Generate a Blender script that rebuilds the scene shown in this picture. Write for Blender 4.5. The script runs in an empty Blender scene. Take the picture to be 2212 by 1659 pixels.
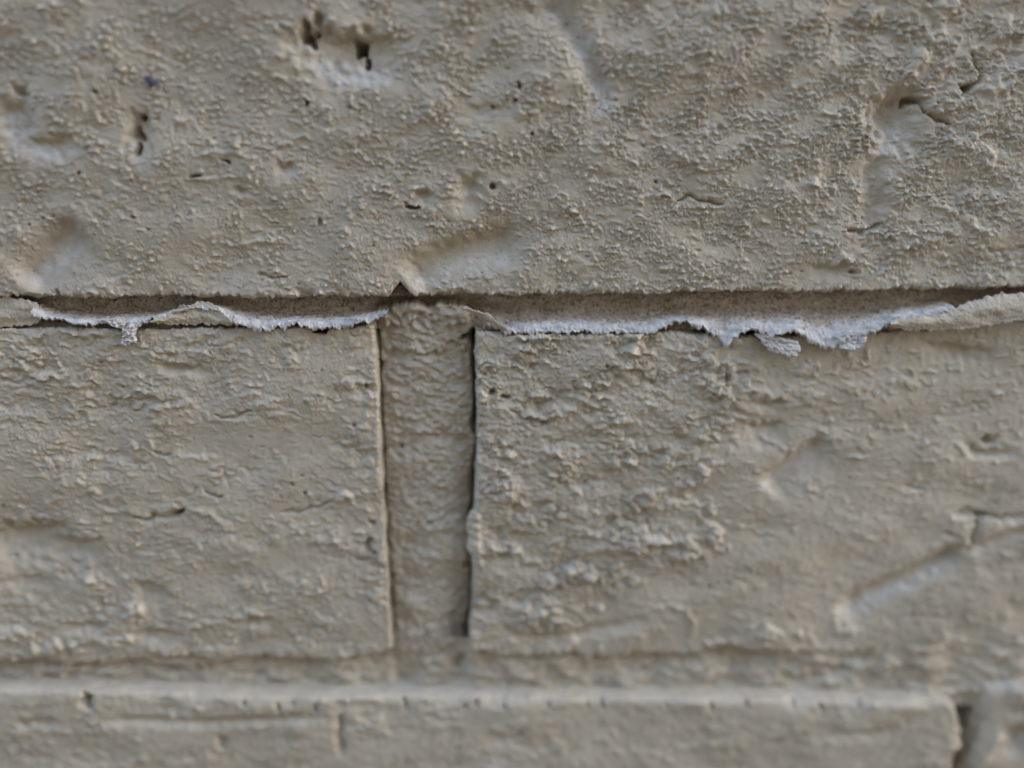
import bpy, math, random
import numpy as np
from mathutils import Vector, Matrix

random.seed(4)
scene = bpy.context.scene
COL = scene.collection
MM = 0.001
WZ = 0.62                      # height of the viewed spot above the ground, metres

# ------------------------------------------------------------------ camera
PITCH, YAW = math.radians(15.0), math.radians(2.5)
LENS, SENSOR = 28.0, 36.0
DIST = 138.0                   # mm from lens to the wall along the view axis
fwd = np.array([math.sin(YAW)*math.cos(PITCH), math.cos(YAW)*math.cos(PITCH), -math.sin(PITCH)])
rgt = np.array([math.cos(YAW), -math.sin(YAW), 0.0])
upv = np.cross(rgt, fwd)
cam_mm = -fwd*DIST             # wall face is the plane y = 0; the axis meets it at (0, 0, 0)

cam = bpy.data.cameras.new('camera')
cam_o = bpy.data.objects.new('camera', cam)
COL.objects.link(cam_o)
cam.lens, cam.sensor_width = LENS, SENSOR
cam.clip_start, cam.clip_end = 0.005, 500.0
M = Matrix(((rgt[0], upv[0], -fwd[0], 0), (rgt[1], upv[1], -fwd[1], 0), (rgt[2], upv[2], -fwd[2], 0), (0, 0, 0, 1)))
M.translation = Vector((cam_mm[0]*MM, cam_mm[1]*MM, cam_mm[2]*MM + WZ))
cam_o.matrix_world = M
scene.camera = cam_o

FPX = 2212*LENS/SENSOR
def P(x, y, depth=0.0):
    """photo reading (2212 wide) -> wall plane millimetres (X right, Z up)"""
    x = np.asarray(x, float); y = np.asarray(y, float)
    a, b = (x-1106)/FPX, -(y-829.5)/FPX
    d = fwd[:, None] + rgt[:, None]*a.ravel() + upv[:, None]*b.ravel()
    t = (-depth - cam_mm[1])/d[1]
    return (cam_mm[0]+t*d[0]).reshape(x.shape), (cam_mm[2]+t*d[2]).reshape(x.shape)

fx, fz = P(1080, 590)
cam.dof.use_dof = True
cam.dof.focus_distance = float(np.dot(np.array([fx, 0, fz])-cam_mm, fwd))*MM
cam.dof.aperture_fstop = 3.3

# ------------------------------------------------------------------ sky, sun, exposure
SUN_EL, SUN_AZ = math.radians(34), math.radians(75)      # azimuth clockwise from +Y
world = bpy.data.worlds.new("World"); scene.world = world
world.use_nodes = True
wn = world.node_tree.nodes; wl = world.node_tree.links
sky = wn.new('ShaderNodeTexSky'); sky.sky_type = 'NISHITA'; sky.sun_disc = False
sky.sun_elevation, sky.sun_rotation = SUN_EL, SUN_AZ
sky.air_density, sky.dust_density, sky.ozone_density = 1.0, 2.5, 0.8
wl.new(sky.outputs['Color'], wn['Background'].inputs['Color'])
wn['Background'].inputs['Strength'].default_value = 0.15
sun = bpy.data.lights.new('sun', 'SUN'); sun.energy = 2.0; sun.angle = math.radians(0.53)
sun.color = (1.0, 0.95, 0.87)
sun_o = bpy.data.objects.new('sun', sun); COL.objects.link(sun_o)
sd = Vector((math.sin(SUN_AZ)*math.cos(SUN_EL), math.cos(SUN_AZ)*math.cos(SUN_EL), math.sin(SUN_EL)))
sun_o.rotation_euler = sd.to_track_quat('Z', 'Y').to_euler()
sun_o.location = (0, 0, 5)
vs = scene.view_settings
vs.view_transform = 'Standard'; vs.look = 'None'; vs.gamma = 1.0; vs.use_curve_mapping = False
vs.exposure = 2.48
scene.render.engine = 'CYCLES'
scene.cycles.max_bounces = 6
scene.cycles.use_denoising = True

# ------------------------------------------------------------------ noise fields (periodic, millimetres)
NX, NZ, DS = 2048, 1024, 0.125
_fx = np.fft.rfftfreq(NX, DS)[None, :]
_fz = np.fft.fftfreq(NZ, DS)[:, None]
def field(seed, wl_mm, aniso=1.0, ang=0.0, sharp=1.0, fractal=None):
    """random relief with features about wl_mm across, stretched aniso times along ang"""
    rng = np.random.default_rng(seed)
    w = np.fft.rfft2(rng.standard_normal((NZ, NX)))
    c, s = math.cos(ang), math.sin(ang)
    a, b = _fx*c+_fz*s, -_fx*s+_fz*c
    k = np.sqrt((a*aniso)**2+b**2)*wl_mm + 1e-9
    if fractal:
        g = k**-fractal*np.exp(-(0.6/k)**2)
    else:
        g = np.exp(-(np.log(k)**2)/(2*(0.35*sharp)**2))
    f = np.fft.irfft2(w*g, s=(NZ, NX))
    f -= f.mean(); f /= f.std()
    return f.astype(np.float32)
def samp(f, X, Z):
    u = np.asarray(X)/DS; v = np.asarray(Z)/DS
    i = np.floor(u).astype(int); j = np.floor(v).astype(int)
    a, b = u-i, v-j
    i0, i1, j0, j1 = i % NX, (i+1) % NX, j % NZ, (j+1) % NZ
    return (f[j0, i0]*(1-a)+f[j0, i1]*a)*(1-b) + (f[j1, i0]*(1-a)+f[j1, i1]*a)*b

F = dict(
    low=field(1, 24, 1.6), low2=field(2, 13, 1.5), mid=field(3, 3.6, 2.3, 0.06), mid2=field(4, 2.0, 1.8, -0.1),
    grit=field(21, 1.15, 1.35, 0.2, 0.9), grain=field(5, 0.95, 1.25, 0.3, 1.7), grain2=field(6, 0.58, 1.2, 0, 1.2), fine=field(7, 0.42, 1.2, 0, 1.3),
    ter=field(8, 9.0, 2.2, 0.08, fractal=1.75), ter2=field(9, 4.5, 1.5, -0.1, fractal=1.7),
    wrink=field(10, 1.5, 3.6, 0.02), mask=field(11, 18, 1.3), mask2=field(12, 9, 1.2), wx=field(13, 3.0), wz=field(14, 3.0),
    edge=field(15, 2.2, fractal=1.3), crk=field(16, 7, 2.0, fractal=1.5))

def sst(a, b, x):
    t = np.clip((x-a)/(b-a), 0, 1); return t*t*(3-2*t)
def terrace(q, soft=0.3):
    k = np.floor(q); f = q-k
    return k+sst(0.5-soft, 0.5+soft, f)

# ------------------------------------------------------------------ features read off the wall
PX = 0.0803
def poly_mm(pts):
    X, Z = P([p[0] for p in pts], [p[1] for p in pts]); return np.stack([X, Z], 1)
def apply_features(h, amp, X, Z, feats):
    wx, wz = samp(F['wx'], X, Z), samp(F['wz'], X, Z)
    for f in feats:
        kind = f[0]
        if kind in ('pit', 'lump', 'smooth', 'dent'):
            _, x, y, rx, ry, dep = f[:6]; ang = math.radians(f[6]) if len(f) > 6 else 0
            cx, cz = P(x, y); rx, ry = rx*PX, ry*PX
            R = max(rx, ry)*1.8+0.5
            m = (abs(X-cx) < R) & (abs(Z-cz) < R)
            if not m.any(): continue
            jit = 0.22 if kind in ('pit', 'lump') else 0.12
            lim = 0.3 if kind == 'dent' else 9
            dx, dz = X[m]-cx+wx[m]*min(rx*jit, lim), Z[m]-cz+wz[m]*min(ry*jit, lim)
            c, s = math.cos(ang), math.sin(ang)
            d = np.sqrt(((dx*c+dz*s)/rx)**2+((-dx*s+dz*c)/ry)**2)
            if kind == 'pit': h[m] -= 1.7*dep*(1-sst(0.0, 1.25, d))
            elif kind == 'lump': h[m] += dep*(1-sst(0.2, 1.15, d))
            elif kind == 'dent':            # a dip with a steep upper wall and a long floor rising to the lower lip
                v = (-dx*s+dz*c)/ry
                prof = sst(-1.1, 0.5, v)*(1-sst(0.5, 1.05, v))
                h[m] -= 1.9*dep*prof*(1-sst(0.15, 1.15, abs((dx*c+dz*s)/rx)))
                amp[m] *= 1-0.75*(1-sst(0.7, 1.2, d))
            else: amp[m] *= 1-dep*(1-sst(0.5, 1.2, d))
        else:
            _, pts, wid, dep = f[:4]
            side = f[4] if len(f) > 4 else 0
            pm = poly_mm(pts); w = wid*PX
            R = w*3.5+0.6
            m = (X > pm[:, 0].min()-R) & (X < pm[:, 0].max()+R) & (Z > pm[:, 1].min()-R) & (Z < pm[:, 1].max()+R)
            if not m.any(): continue
            j = min(0.22, w*0.4) if not side else 0.09
            x, z = X[m]+wx[m]*j, Z[m]+wz[m]*j
            best = np.full(x.shape, 1e9); sg = np.zeros(x.shape); tt = np.zeros(x.shape)
            n = len(pm)-1
            for i in range(n):
                a, b = pm[i], pm[i+1]; v = b-a; L2 = v@v
                t = np.clip(((x-a[0])*v[0]+(z-a[1])*v[1])/L2, 0, 1)
                ex, ez = x-a[0]-t*v[0], z-a[1]-t*v[1]
                d = np.hypot(ex, ez); c = d < best
                best = np.where(c, d, best)
                L = math.sqrt(L2); nx, nz = -v[1]/L, v[0]/L
                if nz < 0: nx, nz = -nx, -nz
                sg = np.where(c, ex*nx+ez*nz, sg)            # > 0 above the line
                tt = np.where(c, (i+t)/n, tt)
            taper = sst(0, 0.22, np.minimum(tt, 1-tt)) if kind == 'groove' else np.minimum(1, np.minimum(tt, 1-tt)*6+0.25)
            if kind == 'groove':
                if side:                                    # steep upper wall, long lower slope
                    d = np.where(sg > 0, sg/(w*1.25), -sg/(w*side))
                    d = np.maximum(d, best/(w*max(side, 1)))
                else: d = best/w
                h[m] -= 1.6*dep*np.exp(-d**2)*taper
                amp[m] *= 1-0.8*taper*np.exp(-(d*0.8)**2)
            elif kind == 'crack': h[m] -= dep*np.exp(-(best/(w*taper+1e-3))**2)
            elif kind == 'ridge': h[m] += dep*np.exp(-(best/w)**2)*taper

def pores(h, X, Z, rng, n, box, rmin=1.6, rmax=4.0, dep=0.7):
    for _ in range(n):
        x, y = rng.uniform(box[0], box[2]), rng.uniform(box[1], box[3])
        r = rng.uniform(rmin, rmax)*PX; e = rng.uniform(0.5, 1)
        cx, cz = P(x, y)
        m = (abs(X-cx) < 3*r) & (abs(Z-cz) < 3*r)
        if m.any():
            d = np.hypot((X[m]-cx)/(r*1.5), (Z[m]-cz)/(r*e)); h[m] -= dep*rng.uniform(.5, 1)*np.exp(-d**2*1.3)

def relief(X, Z, off, k):
    """painted brick skin: k holds how strong each kind of relief is (numbers or arrays)"""
    x, z = X+off[0], Z+off[1]
    wx, wz = samp(F['wx'], x, z), samp(F['wz'], x, z)
    x2, z2 = x+0.3*wx, z+0.25*wz
    patch = sst(-0.9, 1.3, samp(F['mask2'], x*0.8, z*0.8)+0.4*samp(F['mask'], x, z))      # quiet and busy areas
    h = k['low']*(0.6*samp(F['low'], x, z)+0.4*samp(F['low2'], x, z))
    q = samp(F['ter'], x2, z2)
    h = h + k['ter']*terrace(q*1.3+0.12*samp(F['mid2'], x, z), 0.13)*(0.35+0.65*patch)
    q2 = samp(F['ter2'], x2, z2)
    h = h + k['ter2']*(terrace(q2*1.1, 0.16)*patch+0.3*q2)
    fine = k['mid']*(0.2+0.8*patch)*(samp(F['mid'], x2, z2)+0.5*samp(F['mid2'], x2, z2))
    b = samp(F['mid2'], x2+31, z2+17)                                   # scattered swellings
    fine = fine + k['blob']*np.maximum(b-1.0, 0)*(0.3+0.7*patch)
    b = samp(F['wrink'], x2, z2)
    fine = fine + k['wrink']*np.maximum(b-0.7, 0)
    w = samp(F['crk'], x2, z2); gate = sst(0.55, 1.1, samp(F['low2'], x*1.6+50, z*1.6))   # short hairline creases
    fine = fine - k['crease']*np.exp(-(w/0.05)**2)*gate
    g = samp(F['grain'], x, z)
    fine = fine + k['grain']*0.4*np.where(g > 0.25, g-0.25, 0.2*(g-0.25))
    b = samp(F['grit'], x, z)
    fine = fine + k['grain']*2.3*np.maximum(b-0.35, 0)*(0.35+0.65*sst(-1.2, 0.8, samp(F['wz'], x*0.6, z*0.6)))
    fine = fine + k['grain']*(0.4*samp(F['grain2'], x, z)+0.3*np.maximum(samp(F['fine'], x+7, z+3), 0)) + k['fine']*samp(F['fine'], x, z)
    return h, 1.48*fine

# ------------------------------------------------------------------ materials
def new_mat(name):
    m = bpy.data.materials.new(name); m.use_nodes = True
    nt = m.node_tree
    return m, nt.nodes, nt.links, nt.nodes['Principled BSDF']
def noise_n(n, l, co, scale, detail=3, rough=0.55):
    t = n.new('ShaderNodeTexNoise'); t.inputs['Scale'].default_value = scale
    t.inputs['Detail'].default_value = detail; t.inputs['Roughness'].default_value = rough
    l.new(co, t.inputs['Vector']); return t.outputs['Fac']
def ramp(n, l, src, stops):
    r = n.new('ShaderNodeValToRGB'); l.new(src, r.inputs['Fac'])
    e = r.color_ramp.elements
    while len(e) < len(stops): e.new(0.5)
    for q, (p, c) in zip(e, stops):
        q.position = p; q.color = (*c, 1) if len(c) == 3 else c
    return r.outputs['Color']
def mixc(n, l, fac, a, b, mode='MIX'):
    m = n.new('ShaderNodeMix'); m.data_type = 'RGBA'; m.blend_type = mode
    for sock, v in ((m.inputs['Factor'], fac), (m.inputs['A'], a), (m.inputs['B'], b)):
        pass
    ins = [i for i in m.inputs if i.type == 'RGBA']
    for sock, v in ((m.inputs[0], fac), (ins[0], a), (ins[1], b)):
        if isinstance(v, (int, float)): sock.default_value = v
        elif isinstance(v, tuple): sock.default_value = (*v, 1)
        else: l.new(v, sock)
    return [o for o in m.outputs if o.type == 'RGBA'][0]
def bump(n, l, h, bs, strength, dist):
    b = n.new('ShaderNodeBump'); b.inputs['Strength'].default_value = strength
    b.inputs['Distance'].default_value = dist
    l.new(h, b.inputs['Height']); l.new(b.outputs['Normal'], bs.inputs['Normal'])

def paint_material(name, a, b, rough=0.62):
    m, n, l, bs = new_mat(name)
    co = n.new('ShaderNodeTexCoord').outputs['Object']
    base = ramp(n, l, noise_n(n, l, co, 55, 5, 0.6), [(0.35, a), (0.66, b)])
    blot = ramp(n, l, noise_n(n, l, co, 420, 4, 0.65), [(0.3, (0.86, 0.86, 0.87)), (0.7, (1.06, 1.06, 1.05))])
    c = mixc(n, l, 1.0, base, blot, 'MULTIPLY')
    mp = n.new('ShaderNodeMapping'); mp.inputs['Scale'].default_value = (1.6, 1, 0.6); l.new(co, mp.inputs['Vector'])
    dirt = ramp(n, l, noise_n(n, l, mp.outputs['Vector'], 120, 6, 0.7), [(0.50, (0, 0, 0)), (0.74, (0.55, 0.55, 0.55))])
    c = mixc(n, l, dirt, c, (0.34, 0.285, 0.205))
    rub = ramp(n, l, noise_n(n, l, mp.outputs['Vector'], 170, 6, 0.75), [(0.56, (0, 0, 0)), (0.72, (0.5, 0.5, 0.5))])
    c = mixc(n, l, rub, c, (0.53, 0.48, 0.40))
    at = n.new('ShaderNodeAttribute'); at.attribute_name = 'pale_streak'
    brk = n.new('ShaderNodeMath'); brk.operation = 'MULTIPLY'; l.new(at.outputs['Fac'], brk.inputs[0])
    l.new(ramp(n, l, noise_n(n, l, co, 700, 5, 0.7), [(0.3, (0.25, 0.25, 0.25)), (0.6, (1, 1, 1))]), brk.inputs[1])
    c = mixc(n, l, brk.outputs[0], c, (0.56, 0.54, 0.495))  # lightens the paint along the drawn streaks
    sp = ramp(n, l, noise_n(n, l, co, 1900, 2, 0.5), [(0.70, (0, 0, 0)), (0.76, (1, 1, 1))])
    c = mixc(n, l, sp, c, (0.2, 0.17, 0.13))
    l.new(c, bs.inputs['Base Color'])
    bs.inputs['Roughness'].default_value = rough
    bs.inputs['Specular IOR Level'].default_value = 0.4
    bump(n, l, noise_n(n, l, co, 2600, 3, 0.6), bs, 0.5, 0.00016)
    return m
PAINT = paint_material('beige_masonry_paint', (0.425, 0.37, 0.274), (0.485, 0.427, 0.324))
JOINT = paint_material('painted_mortar', (0.425, 0.362, 0.265), (0.485, 0.423, 0.317), 0.75)

def sandy_material():
    m, n, l, bs = new_mat('bare_sandy_mortar')
    co = n.new('ShaderNodeTexCoord').outputs['Object']
    base = ramp(n, l, noise_n(n, l, co, 260, 4, 0.6), [(0.3, (0.43, 0.345, 0.25)), (0.7, (0.58, 0.49, 0.37))])
    sp = ramp(n, l, noise_n(n, l, co, 1900, 4, 0.7), [(0.51, (0, 0, 0)), (0.63, (0.9, 0.9, 0.9))])
    c = mixc(n, l, sp, base, (0.10, 0.075, 0.055))
    lt = ramp(n, l, noise_n(n, l, co, 1700, 2, 0.5), [(0.58, (0, 0, 0)), (0.72, (0.7, 0.7, 0.7))])
    c = mixc(n, l, lt, c, (0.50, 0.45, 0.37))
    l.new(c, bs.inputs['Base Color']); bs.inputs['Roughness'].default_value = 0.9
    bs.inputs['Specular IOR Level'].default_value = 0.2
    bump(n, l, noise_n(n, l, co, 1900, 4, 0.7), bs, 0.8, 0.0004)
    return m
SAND = sandy_material()

def chalk_material():
    """pale powdery break of the paint film; the attribute says how much sand still clings"""
    m, n, l, bs = new_mat('chalky_paint_break')
    co = n.new('ShaderNodeTexCoord').outputs['Object']
    at = n.new('ShaderNodeAttribute'); at.attribute_name = 'pale'
    white = ramp(n, l, noise_n(n, l, co, 500, 4, 0.6), [(0.30, (0.37, 0.345, 0.305)), (0.68, (0.61, 0.58, 0.53))])
    sp = ramp(n, l, noise_n(n, l, co, 2100, 4, 0.7), [(0.58, (0, 0, 0)), (0.68, (1, 1, 1))])
    white = mixc(n, l, sp, white, (0.34, 0.30, 0.25))
    sand = ramp(n, l, noise_n(n, l, co, 2000, 2, 0.5), [(0.42, (0.44, 0.36, 0.26)), (0.66, (0.17, 0.13, 0.10))])
    jit = n.new('ShaderNodeMath'); jit.operation = 'MULTIPLY_ADD'
    l.new(noise_n(n, l, co, 1500, 3, 0.6), jit.inputs[0]); jit.inputs[1].default_value = 1.6
    sub = n.new('ShaderNodeMath'); sub.operation = 'ADD'; l.new(at.outputs['Fac'], sub.inputs[0]); sub.inputs[1].default_value = -0.8
    l.new(sub.outputs[0], jit.inputs[2])
    f = ramp(n, l, jit.outputs[0], [(0.35, (0, 0, 0)), (0.62, (1, 1, 1))])
    c = mixc(n, l, f, sand, white)
    l.new(c, bs.inputs['Base Color']); bs.inputs['Roughness'].default_value = 0.9
    bs.inputs['Specular IOR Level'].default_value = 0.15
    bump(n, l, noise_n(n, l, co, 2400, 3, 0.6), bs, 0.6, 0.0002)
    return m
CHALK = chalk_material()

def plain(name, c, rough, scale, var=0.25, bdist=0.0002):
    m, n, l, bs = new_mat(name)
    co = n.new('ShaderNodeTexCoord').outputs['Object']
    lo = tuple(v*(1-var) for v in c); hi = tuple(v*(1+var) for v in c)
    l.new(ramp(n, l, noise_n(n, l, co, scale, 4, 0.6), [(0.3, lo), (0.7, hi)]), bs.inputs['Base Color'])
    bs.inputs['Roughness'].default_value = rough
    bump(n, l, noise_n(n, l, co, scale*2, 3, 0.6), bs, 0.5, bdist)
    return m
GRIT = plain('dark_grit', (0.055, 0.06, 0.075), 0.45, 1500, 0.5)
CLAY = plain('bare_red_clay', (0.10, 0.055, 0.042), 0.9, 900, 0.3)
PAVE = plain('asphalt_paving', (0.062, 0.054, 0.045), 0.9, 9, 0.18, 0.002)

# ------------------------------------------------------------------ mesh helpers
def link(name, me, mats, parent=None):
    o = bpy.data.objects.new(name, me); COL.objects.link(o)
    for m in (mats if isinstance(mats, (list, tuple)) else [mats]):
        if m.name not in me.materials: me.materials.append(m)
    if parent is not None: o.parent = parent
    return o
def grid_mesh(name, X, Y, Z, attr=None, closed=False, matidx=None, attr_name='pale'):
    """X, Y, Z: (rows, cols) arrays in mm"""
    r, c = X.shape
    co = np.stack([X, Y, Z], -1).reshape(-1, 3)*MM
    idx = np.arange(r*c).reshape(r, c)
    if closed: idx = np.vstack([idx, idx[:1]])
    q = np.stack([idx[:-1, :-1], idx[1:, :-1], idx[1:, 1:], idx[:-1, 1:]], -1).reshape(-1, 4).astype(np.int32)
    me = bpy.data.meshes.new(name)
    me.vertices.add(len(co)); me.vertices.foreach_set('co', co.astype(np.float32).ravel())
    me.loops.add(q.size); me.loops.foreach_set('vertex_index', q.ravel())
    me.polygons.add(len(q))
    me.polygons.foreach_set('loop_start', np.arange(0, q.size, 4, dtype=np.int32))
    me.polygons.foreach_set('use_smooth', np.ones(len(q), dtype=bool))
    if matidx is not None: me.polygons.foreach_set('material_index', matidx.astype(np.int32).ravel())
    me.update(calc_edges=True); me.validate()
    if attr is not None:
        a = me.attributes.new(attr_name, 'FLOAT', 'POINT'); a.data.foreach_set('value', attr.astype(np.float32).ravel())
    return me

def curve(pts):
    xs = [p[0] for p in pts]; ys = [p[1] for p in pts]
    return lambda t: np.interp(t, xs, ys)
def upright(Xt):
    """reading x(y) of a plumb line at Xt mm: the brick ends outside the view"""
    def f(y):
        y = np.asarray(y, float); x = np.full(y.shape, 1106+Xt/PX)
        for _ in range(6):
            a, b = P(x, y)[0], P(x+1, y)[0]
            x = x-(a-Xt)/(b-a)
        return x
    return f
def level(Zt):
    y = 1800.0 if Zt < 0 else 0.0
    for _ in range(8):
        a, b = float(P(1106, y)[1]), float(P(1106, y+1)[1])
        y -= (a-Zt)/(b-a)
    return y
def spread(a, b, lo, hi, step, k=3.5):
    """sample places from a to b, wider apart where nobody looks closely"""
    out = [a]
    while out[-1] < b:
        out.append(out[-1]+(step if lo < out[-1] < hi else step*k))
    q = np.array(out); return (q-a)/(q[-1]-a)
SIDE = np.array([16, 9, 6.5, 5, 4, 3.2, 2.5, 1.9, 1.4, 1.0, 0.65, 0.4, 0.2])

def brick_mesh(name, top, bot, left, right, step, seed, kfun, feats, rnd=0.8, edge=(3, 3, 3, 3), tilt=None,
               pore=0, pale_streaks=()):
    """outline curves in photo readings: top/bot = y(x), left/right = x(y)"""
    rng = np.random.default_rng(seed)
    y0, y1 = float(top(1106.0)), float(bot(1106.0))
    yy = np.linspace(y0, y1, 30)
    x0, x1 = float(np.mean(left(yy))), float(np.mean(right(yy)))
    ss, tt = spread(x0, x1, -60, 2270, step), spread(y0, y1, -30, 1690, step)
    n, m = len(ss), len(tt)
    k = len(SIDE)
    s = np.concatenate([np.zeros(k), ss, np.ones(k)])
    t = np.concatenate([np.zeros(k), tt, np.ones(k)])
    ds = np.concatenate([-SIDE, np.zeros(n), -SIDE[::-1]]); dt = np.concatenate([-SIDE, np.zeros(m), -SIDE[::-1]])
    S, T = np.meshgrid(s, t)
    yy = y0+(y1-y0)*T
    DSs, DTs = np.meshgrid(ds, dt)
    def en(a, sd, dep):                          # ragged arris: crisp at the face, calmer on the flank behind it
        a = np.asarray(a)*PX
        e = 0.55*samp(F['edge'], a+sd*13.7, np.full(np.shape(a), sd*7.3))+0.9*np.minimum(samp(F['ter2'], a*0.7+sd*5.1, np.full(np.shape(a), sd*3.3))+0.7, 0)
        flank = samp(F['mid'], a+sd*3, dep*1.5+sd*9)*0.8+samp(F['grain'], a+sd, dep*1.5)*0.25
        k = np.exp(dep/0.5)
        return e*k+flank*(1-k)
    xl = left(yy)+edge[2]*en(yy, seed+1, DSs); xr = right(yy)+edge[3]*en(yy, seed+2, DSs)
    x = xl+(xr-xl)*S
    yt = top(x)+edge[0]*en(x, seed+3, DTs); yb = bot(x)+edge[1]*en(x, seed+4, DTs)
    y = yt+(yb-yt)*T
    X, Z = P(x, y)
    off = (seed*31.7, seed*17.3)
    kk = kfun(x, y, X, Z)
    h, fine = relief(X, Z, off, kk)
    amp = np.ones_like(h)
    apply_features(h, amp, X, Z, feats)
    h = h+fine*amp
    if pore: pores(h, X, Z, rng, pore, (x0, y0, x1, y1))
    ex = np.minimum(S*(xr-xl), (1-S)*(xr-xl))*PX; ez = np.minimum(T*(yb-yt), (1-T)*(yb-yt))*PX
    r = rnd*(1+0.35*samp(F['mask2'], X+off[0], Z))
    r = np.clip(r, 0.25*rnd, 2*rnd)
    for e in (ex, ez):
        u = np.clip(1-e/r, 0, 1); h = h-r*(1-np.sqrt(1-u*u))*0.9
    fade = np.minimum(np.minimum(ex, ez)/0.6, 1)
    Zd = Z-0.16*fine*amp*fade                     # the brushed paint sags over its own bumps
    if tilt is not None: h = h+tilt(x, y)
    Y = -(h+np.minimum(*np.meshgrid(ds, dt)))
    pale = None
    if pale_streaks:                                     # paler streaks in the paint colour along given lines
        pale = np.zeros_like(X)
        for pts, wid, k in pale_streaks:
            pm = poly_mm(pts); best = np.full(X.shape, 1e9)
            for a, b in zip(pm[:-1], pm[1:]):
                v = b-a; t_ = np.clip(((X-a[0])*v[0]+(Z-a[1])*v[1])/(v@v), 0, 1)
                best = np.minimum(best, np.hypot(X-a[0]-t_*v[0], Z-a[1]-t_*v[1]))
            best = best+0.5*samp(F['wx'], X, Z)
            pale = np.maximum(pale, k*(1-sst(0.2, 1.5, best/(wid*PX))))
    return grid_mesh(name, X, Y, Zd, attr=pale, attr_name='pale_streak')

# ------------------------------------------------------------------ the wall
wall = bpy.data.objects.new('brick_wall', None); COL.objects.link(wall)
wall.location = (0, 0, WZ)
wall.empty_display_size = 0.1
wall['label'] = 'beige painted brick wall with paint flaking off along the mortar joint'
wall['category'] = 'wall'

def gauss(x, y, cx, cy, rx, ry): return np.exp(-((x-cx)/rx)**2-((y-cy)/ry)**2)

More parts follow.
